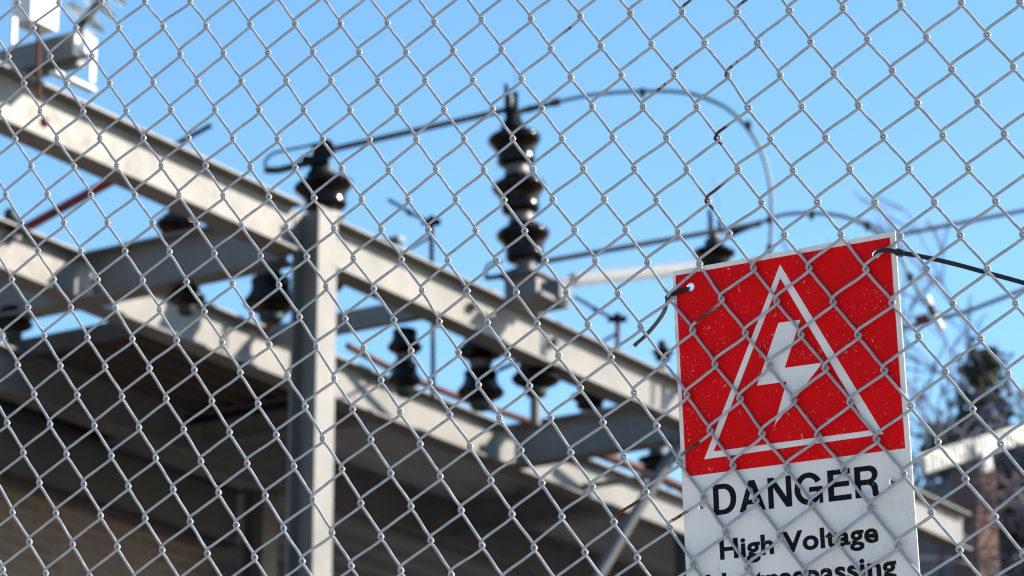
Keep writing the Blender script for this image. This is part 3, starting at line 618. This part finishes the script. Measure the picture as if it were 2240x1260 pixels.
rod([at(1975, 512, 19), at(2300, 449, 20)], .013, 'dark', "upper dark bus tube at the right, level with the sign top", group="thin bus tubes")
rod([at(1960, 722, 19), at(2120, 680, 19.6), at(2300, 610, 20)], .014, 'dark', "lower dark bus tube at the right edge beside the sign", group="thin bus tubes")
# behind the left cross beam
I3, t3 = insulator(at(386, 560, 17.6), (-.01, 0, 1), 1, .92, "brown insulator with a green bell cap standing behind the left cross beam", foot=.04)
b = MB(); b.lathe(at(386, 485, 17.6), Z, [(.085, 0), (.08, .03), (.045, .05), (.028, .08), (.014, .1), (.014, .2)], 20); tag(b.build("bell_cap", M['green'], None, at(386, 485, 17.6)), "green bronze bell over the insulator left of the column", "cap")
rod([at(405, 478, 17.6), at(470, 448, 17.6)], .008, 'dark', "short dark wire leaving the green bell cap", name="jumper_wire", cat="wire")
rod([at(376, 320, 14.6), at(462, 274, 14.6)], .0125, 'green', "short green tube end above the left main beam", name="tube_end", cat="tube")
b = MB(); b.lathe(on_top(370, .11), Z, [(.02, 0), (.02, .03), (.012, .05), (.008, .06)], 8); tag(b.build("beam_bolt", M['dark'], None, on_top(370, .11)), "small dark bolt head on the left main beam, beside the green tube end", "bolt", "bolt heads on the beams")
b = MB(); b.lathe(on_top(855, .11), Z, [(.022, 0), (.022, .03), (.012, .055), (.008, .065)], 8); tag(b.build("beam_bolt", M['dark'], None, on_top(855, .11)), "small dark bolt head on the long beam right of the column", "bolt", "bolt heads on the beams")
b = MB(); b.lathe(on_top(1250, .11), Z, [(.022, 0), (.022, .03), (.012, .055), (.008, .065)], 8); tag(b.build("beam_bolt", M['dark'], None, on_top(1250, .11)), "small dark bolt head on the long beam below the tall insulator's mount", "bolt", "bolt heads on the beams")
# hung below the left cross beam
insulator(at(592, 574, 15.15), (.03, 0, -1), 1, 1.0, "brown insulator hanging under the cross beam end, just left of the column", foot=.06, hs=1.0)
rod([at(566, 730, 15.6), at(640, 672, 15.4), at(800, 588, 15.8)], .012, 'redpaint', "dark red rod passing behind the column below the beams", name="operating_rod", cat="rod", group="red operating rods")
insulator(at(408, 600, 15.5), (.03, 0, -1), 1, .7, "brown insulator half hidden by the cross beam, left of the hanging one", foot=.02, hs=.7)
insulator(at(720, 560, 15.9), (.03, 0, -1), 1, .55, "brown insulator peeking out at the column's right side under the long beam", foot=.02, hs=.9)
insulator(at(30, 660, 16.05), (.03, 0, -1), 1, .75, "brown insulator hanging at the left edge below the cross beam", foot=.02, hs=.7)
rod([at(40, 508, 15.5), at(180, 430, 15.3), at(340, 345, 15.1)], .024, 'redpaint', "dark red rod rising from the left edge to the main beam", name="operating_rod", cat="rod", group="red operating rods")
b = MB(); b.lathe(at(94, 268, 13.1), (-D2), [(.022, 0), (.022, .02), (.01, .03)], 12); tag(b.build("red_cap", M['redpaint'], None, at(94, 268, 13.1)), "small red cap on the left main beam's lower flange", "cap")
insulator(at(20, 520, 15.3), (0, 0, 1), 1, .5, "small green capped fitting on the half shaded beam at the left edge", foot=.02, hs=.35, cap='green')
# group between the beams, right of the column
insulator(at(886, 703, 16.5), (.0, 0, -1), 2, .68, "slim brown two unit insulator hanging under the grey channel, beside the rusty post", foot=.03, hs=.76)
insulator(at(1052, 708, 17.0), (.0, 0, -1), 2, .95, "brown two unit insulator hanging below the long beam, middle of the three", foot=.02, hs=.96)
insulator(at(1172, 760, 17.0), (.0, 0, -1), 1, .98, "brown single unit insulator right of the two unit one, on a grey post", foot=.04, hs=.95)
rod([at(1171, 870, 17.0), at(1171, 930, 17.0)], .028, 'steel_dull', "short grey post under the single brown insulator", name="post_stub", cat="post")
def drop_switch(px, ptop, pbot, Y, lab):
    e = empty("rod_support", at(px, pbot, Y), lab, "support"); k = Y/16.
    b = MB(); b.tube([at(px, ptop, Y), at(px, pbot, Y)], .0125*k, 12); b.build("upright", M['rust'], e)
    b = MB(); b.tube([at(px-22, ptop-2, Y), at(px+20, ptop-2, Y)], .018*k, 12); b.lathe(at(px, ptop-2, Y), Z, [(.02*k, -.02), (.022*k, .02), (.012*k, .035)], 12); b.build("head", M['dark'], e)
    b = MB(); b.tube([at(px-95, ptop-52, Y), at(px-45, ptop-22, Y), at(px, ptop+2, Y)], .010*k, 10); b.build("blade", M['bluegrey'], e)
    b = MB(); b.tube([at(px-50, ptop+58, Y), at(px-3, ptop+30, Y)], .008*k, 8); b.build("stay", M['dark'], e); b = MB(); b.tube([at(px-52, ptop-26, Y), at(px-45, ptop-18, Y)], .014*k, 8); b.build("blade_clip", M['dark'], e); support(e, at(px, pbot, Y))
drop_switch(944, 488, 585, 16.6, "small rusty post switch on the long beam, left of the tall insulator")
drop_switch(1351, 700, 770, 17.6, "small rusty switch post above the long beam, just left of the sign")
rod([at(947, 700, 17.0), at(947, 872, 17.0)], .0125, 'rust', "rust brown vertical post between the slim and the middle insulator", name="rusty_post", cat="post")
rod([at(760, 756, 17.6), at(880, 820, 17.9), at(1000, 868, 18.2), at(1180, 930, 18.6)], .02, 'rust', "rust stained pipe lying along behind the second sunlit beam", name="rusty_pipe", cat="pipe")
rod([at(1290, 985, 19.6), at(1410, 1030, 20), at(1560, 1100, 20.4)], .03, 'rust', "rusty pipe low beside the sign's left edge", name="rusty_pipe", cat="pipe")
rod([at(1090, 810, 17.2), at(1190, 765, 17.3)], .012, 'dark', "thin dark link between the middle and the single insulator", name="link_rod", cat="rod")
# small insulator over the sign
I10, t10 = insulator(at(1563, 600, 18.0), (0, 0, 1), 1, .92, "brown insulator with a bright metal top just above the sign's top edge", foot=.02, hs=.72)
tm2 = empty("terminal_clamp", t10, "bright metal terminal clamp on the small insulator over the sign", "clamp")
b = MB(); b.lathe(at(1562, 522, 18.0), Z, [(.035, 0), (.035, .03), (.02, .05)], 16); b.box(at(1554, 490, 18.0), RT, Vector((0, 1, 0)), Z, .014, .02, .05); b.box(at(1574, 497, 18.0), RT, Vector((0, 1, 0)), Z, .012, .02, .045); b.build("terminal_pad", M['cap'], tm2)
b = MB(); b.tube([at(1552, 470, 18.0), at(1552, 458, 18.0)], .011, 8); b.build("stud", M['dark'], tm2); b = MB(); b.tube([at(1588, 520, 18.0), at(1620, 502, 18.0), at(1650, 492, 18.0)], [.014, .02, .014], 10); b.build("lug", M['dark'], tm2)
b = MB(); b.tube([at(1648, 492, 18.0), at(1664, 488, 18.0)], .02, 12); b.build("end_bolt", M['rust'], tm2)
rod([at(1574, 462, 18.0), at(1560, 385, 18.0)], .0035, 'bluegrey', "hair thin rod above the small insulator over the sign", name="whip_rod", cat="rod", n=6)
insulator(at(1290, 905, 17.9), (0, 0, 1), 1, .8, "dark insulator head showing above the shaded cross beam", foot=.02, hs=.5)
insulator(at(1440, 1040, 19.6), (0, 0, 1), 1, .95, "dark insulator low beside the sign's left edge", foot=.02, hs=.5)
insulator(at(1450, 800, 19), (0, 0, 1), 1, .5, "small dark insulator behind the beam at the sign's left edge", foot=.02, hs=.4)
# flexible conductors
def cable(pts, label, clamps):
    e = empty("flexible_conductor", pts[0], label, "cable", "looping flexible conductors"); pp = crom(pts, 8)
    b = MB(); off = Vector((0, 0, .0))
    b.tube(pp, .0105, 10); b.tube([p+Vector((.008, .03, .016)) for p in pp], .0085, 8); b.build("strand", M['bluegrey'], e)
    for cpt in clamps:
        b = MB(); b.box(cpt, RT, Vector((0, 1, 0)), Z, .015, .02, .018); b.tube([cpt-Z*.03, cpt+Z*.03], .009, 8); b.build("spacer", M['green'], e)
cable([at(x, y, 17) for x, y in ((1222, 222), (1300, 207), (1400, 200), (1490, 202), (1550, 218), (1600, 245), (1645, 295), (1672, 350), (1686, 420), (1687, 480), (1684, 555))],
      "large looping grey conductor from the tall insulator down to the sign's top", [at(1405, 203, 17), at(1637, 275, 17), at(1684, 480, 17), at(1683, 545, 17)])
cable([at(x, y, 18) for x, y in ((1660, 488), (1715, 470), (1775, 467), (1840, 473), (1895, 495), (1940, 530), (1970, 565), (1990, 605), (2020, 655), (2062, 715))],
      "smaller looping grey conductor passing behind the sign's top right corner", [at(1775, 470, 18), at(1897, 494, 18), at(1991, 607, 18)])
jc = empty("line_connector", at(2030, 660, 18), "white tipped connector at the end of the smaller conductor loop, right of the sign", "connector")
for a_, b__, mm, nm in (((2026, 650), (2034, 668), 'polymer', "white_sleeve"), ((2034, 670), (2044, 690), 'rust', "brown_sleeve"), ((2044, 692), (2060, 722), 'polymer', "white_tip")):
    b = MB(); b.tube([at(*a_, 18), at(*b__, 18)], .022, 12); b.build(nm, M[mm], jc)
rod([at(2005, 705, 18.2), at(2030, 695, 18.2)], .03, 'rust', "rusty fitting on the lower dark tube beside the sign", name="tube_fitting", cat="fitting")
# long ribbed polymer insulator
pa, pz = at(1250, 612, 19.5), at(1600, 578, 20.6); ax = pz-pa; L = ax.length; pr = []; k = int(L/.05)
for i in range(k):
    h = i*L/k; pr += [(.014, h), (.046, h+.010), (.048, h+.014), (.014, h+.022)]
lr = empty("long_rod_insulator", pa, "long white ribbed insulator lying level, left of the sign's top corner", "insulator")
b = MB(); b.lathe(pa, ax, pr, 20); b.build("ribbed_body", M['polymer'], lr)
b = MB(); b.tube([at(1185, 616, 16.9), pa-ax.normalized()*.1, pa], [.008, .012, .018], 12); b.build("end_fitting", M['cap'], lr)

# ------------------------------------------------------------ top left apparatus
ap = empty("switch_bracket", st(-2.35, .1, ZT), "sunlit galvanised bracket frame bolted on the main beam at the top left corner", "bracket")
YB = 13.15
def pbox(m, name, x0, y0, x1, y1, Y, dep):
    a = at(x0, y0, Y); c_ = at(x1, y1, Y); b_ = MB(); mid = (a+c_)/2
    # oriented to the beams: its broad face looks along -T
    b_.box(mid, RT, Vector((0, 1, 0)), Z, abs(c_.x-a.x)/2, dep/2, abs(c_.z-a.z)/2); return b_
b = MB()
def obx(b, px, py, Y, hs, ht, hz): b.box(at(px, py, Y), D1, D2, Z, hs, ht, hz)
obx(b, 98, 118, 13.3, .03, .24, .055); b.build("bridging_channel", M['steel'], ap)
b = MB(); obx(b, 60, 150, 13.4, .025, .30, .05); b.build("cross_channel", M['steel_dull'], ap)
b = MB(); obx(b, 168, 98, 13.0, .018, .006, .045); obx(b, 202, 132, 13.0, .017, .006, .10); obx(b, 185, 108, 13.02, .05, .006, .014); b.build("end_plate", M['glare_white'], ap); b = MB(); obx(b, 30, 68, 12.9, .014, .006, .06)
b.build("lit_plate", M['glare_white'], ap)
b = MB(); b.box(at(160, 178, 13.05), D1, D2, Z, .13, .02, .008); b.build("foot_plate", M['glare_white'], ap)
sp = empty("stub_post", at(100, 78, 13.2), "white lit stub post rising out of frame at the top left", "post")
b = MB(); b.box(at(81, -62, 13.2), D1, D2, Z, .088, .055, .26); b.build("shaft", M['glare_white'], sp)
rod([at(84, 60, 12.95), at(84, 215, 12.95)], .0095, 'rust', "thin rusty rod hanging down across the main beam at the top left", name="rusty_rod", cat="rod")
gi = empty("glass_insulator", at(165, 60, 13.4), "clear greenish glass insulator catching the sun at the top left", "insulator")
ga = (at(235, -20, 13.4)-at(175, 55, 13.4)).normalized()
for k in range(3):
    b = MB(); b.lathe(at(180, 46, 13.4)+ga*(.08*k), ga, [(.02, 0), (.06, .004), (.10, .012), (.105, .018), (.09, .03), (.05, .045), (.03, .06), (.025, .06)], 32); b.build("glass_shell", M['glass'], gi)
b = MB(); b.tube([at(172, 60, 13.4), at(260, -50, 13.4)], .018, 12); b.build("pin", M['green'], gi)

# ------------------------------------------------------------ building at the right
e1 = Vector((-sin(radians(35)), cos(radians(35)), 0)); n1 = Vector((-cos(radians(35)), -sin(radians(35)), 0)); e2 = -n1
rb = at(2132, 1012, 32); zr = rb.z
hb = empty("brick_building", Vector((rb.x, rb.y, 0)), "brick cornered building with a pale ribbed roof at the lower right", "building"); bpy.context.view_layer.update()
cx = Vector((rb.x, rb.y, 0))
wallbox("corner_pillar", cx+e1*.18+e2*.14, e1, e2, .18, .14, 0, zr-.02, 'brick_red', hb)
wallbox("side_wall", cx+e1*2.4+e2*.2, e1, e2, 2.0, .10, 0, zr-.05, 'render_wall', hb)
# roof: rises away from us
q0, q1 = at(2016, 1016, 30.6), at(2330, 922, 34.0); qa = (q1-q0).normalized(); qn = Vector((.86, -.5, 0)); qn = (qn-qa*qn.dot(qa)).normalized(); qu = qn.cross(qa); qu = qu if qu.z > 0 else -qu
b = MB(); Lq = (q1-q0).length; nq = 34
for i in range(nq): b.box(q0+qa*((i+.5)*Lq/nq)+qn*.02, qa, qn, qu, Lq/nq/2*.6, .02, .085)
b.box(q0+qa*Lq/2+qn*-.02, qa, qn, qu, Lq/2, .015, .095); b.build("ribbed_eave", M['roof'], hb)
b = MB(); b.box(at(2158, 1008, 31.8), qa, qn, qu, .10, .02, .10); b.build("eave_return", M['trim'], hb)

# ------------------------------------------------------------ trees
def branch(b, tips, p, d, L, r, depth, rnd, spread, gnarl=.12, droop=0.0):
    pts = [p]; rs = [r]; n = 4; q = Vector(p); dd = d.copy()
    for i in range(n):
        dd = (dd+Vector((rnd.gauss(0, gnarl), rnd.gauss(0, gnarl), rnd.gauss(0, gnarl)-droop))).normalized(); q = q+dd*(L/n); pts.append(q.copy()); rs.append(max(r*(1-.45*(i+1)/n), .011))
    b.tube(pts, rs, 7 if depth > 3 else (4 if depth > 1 else 3), False)
    tips.append((q.copy(), dd.copy(), depth))
    if depth == 0: return
    for k in range(rnd.choice((2, 3, 3))):
        ax_ = Vector((rnd.gauss(0, 1), rnd.gauss(0, 1), rnd.gauss(0, 1))).cross(dd).normalized(); an = rnd.uniform(.6, 1.3)*spread
        nd_ = (Matrix.Rotation(an, 3, ax_) @ dd).normalized(); i = rnd.choice((2, 3, 4, 4)); branch(b, tips, pts[i], nd_, L*rnd.uniform(.62, .85), rs[i]*.68, depth-1, rnd, spread, gnarl, droop)
def bare_tree(base, H, label, seed, r0=.2, depth=7, lean=(0, 0)):
    rnd = random.Random(seed); e = empty("bare_tree", base, label, "tree", "bare winter trees"); t = MB(); cr = MB(); tips = []
    top = base+Vector((lean[0], lean[1], H*.4)); mid = (base+top)/2+Vector((.1, .1, 0)); t.tube(crom([base, mid, top], 4), [r0*(1-.04*i) for i in range(9)], 10); t.build("trunk", M['bark'], e)
    for k in range(5):
        an = k*1.3+rnd.random(); d = Vector((cos(an)*.7, sin(an)*.7, 1)).normalized(); branch(cr, tips, base.lerp(top, rnd.uniform(.75, 1)), d, H*.2, r0*.5, depth-1, rnd, .55)
    cr.build("crown", M['twig'], e)
def gp(px, Y): r = ray(px, 630); return Vector((r.x*Y/r.y, Y, 0))
def ztop(py, Y): return at(1120, py, Y).z
bare_tree(gp(2300, 34), 14.2, "tall bare tree at the right edge, its twigs reaching in beside the sign", 5, .22, 7)
bare_tree(gp(2120, 40), 12.6, "bare tree behind the sign, fine twigs above the pale roof", 11, .2, 7)
bare_tree(gp(2210, 37), 13.6, "slender bare tree between the others at the right", 31, .2, 7)
bare_tree(gp(1390, 42), 13.4, "bare tree in the gap left of the sign, behind the insulators", 17, .2, 7)
bare_tree(gp(1190, 44), 12.6, "low bare tree top behind the middle insulators", 23, .18, 6)
def conifer(base, H, R, label, seed, m='needle', zlo=.0):
    rnd = random.Random(seed); e = empty("conifer_tree", base, label, "tree", "dark evergreens"); t = MB(); t.tube([base, base+Z*H*.5, base+Z*H], [.22, .14, .02], 9); t.build("trunk", M['bark'], e)
    c_ = MB(); n = 420
    for i in range(n):
        h = zlo+(1-zlo)*rnd.random()**.8; z_ = H*h; rad = R*(1-h)**.75*(.75+.35*rnd.random())+.15; an = rnd.uniform(0, 2*pi); d = Vector((cos(an), sin(an), rnd.uniform(-.15, .25)))
        p0 = base+Z*z_; p1 = p0+d*rad; c_.tube([p0.lerp(p1, .3), p1], [.02, .006], 3, False)
        for k in range(22):
            f_ = rnd.uniform(.25, 1.05); p = p0.lerp(p1, f_)+Vector((rnd.gauss(0, .12), rnd.gauss(0, .12), rnd.gauss(0, .12))); s_ = rnd.uniform(.05, .13)
            a = Vector((rnd.gauss(0, 1), rnd.gauss(0, 1), rnd.gauss(0, 1))).normalized()*s_; bb = Vector((rnd.gauss(0, 1), rnd.gauss(0, 1), rnd.gauss(0, 1))).normalized()*s_
            c_.add([p, p+a, p+a+bb*.6, p+bb], [(0, 1, 2, 3)])
    c_.build("crown", M[m], e)
conifer(gp(2140, 46), ztop(790, 46), 1.9, "brownish conifer top rising above the pale roof", 3)
conifer(gp(2050, 44), ztop(950, 44), 1.2, "dark conifer low at the sign's right edge, behind the roof end", 4)
conifer(gp(2205, 37), ztop(975, 37), 1.9, "dark evergreen close behind the brick pillar", 12)
conifer(gp(2262, 38), ztop(960, 38), 2.4, "dark evergreen filling the corner right of the brick pillar", 6)
conifer(gp(2330, 42), ztop(880, 42), 2.4, "dark evergreen at the right edge behind the roof", 8)

# ------------------------------------------------------------ added woods, unseen behind and to the left, blocking low skylight
def wood(name, az0, az1, R0, H, n, seed):
    rnd = random.Random(seed); b = MB()
    K = int((az1-az0)/2.5)
    for i in range(K):
        a = radians(az0+(az1-az0)*i/K+rnd.uniform(-.5, .5)); r = R0+rnd.uniform(-3, 6); h = H*rnd.uniform(.75, 1.15); c = Vector((sin(a)*r, cos(a)*r, 0))
        b.tube([c, c+Z*h], [.25, .03], 5, False)
        for j in range(n):
            f_ = rnd.random()**.8; rad = 3.0*(1-f_)**.7+.4; an = rnd.uniform(0, 2*pi); rr_ = rad*sqrt(rnd.random())
            p = c+Vector((cos(an)*rr_, sin(an)*rr_, 1+f_*(h-1))); s_ = rnd.uniform(.3, .9)
            u = Vector((rnd.gauss(0, 1), rnd.gauss(0, 1), rnd.gauss(0, 1))).normalized()*s_; v = Vector((rnd.gauss(0, 1), rnd.gauss(0, 1), rnd.gauss(0, 1))).normalized()*s_
            b.add([p, p+u, p+u*.8+v, p+v], [(0, 1, 2, 3)])
    return tag(b.build(name, M['needle']), "added unseen evergreen wood behind the street, blocking low skylight from the steel", "wood", kind="stuff")
wood("sky_blocker_wood", 112, 325, 34, 21, 300, 9)
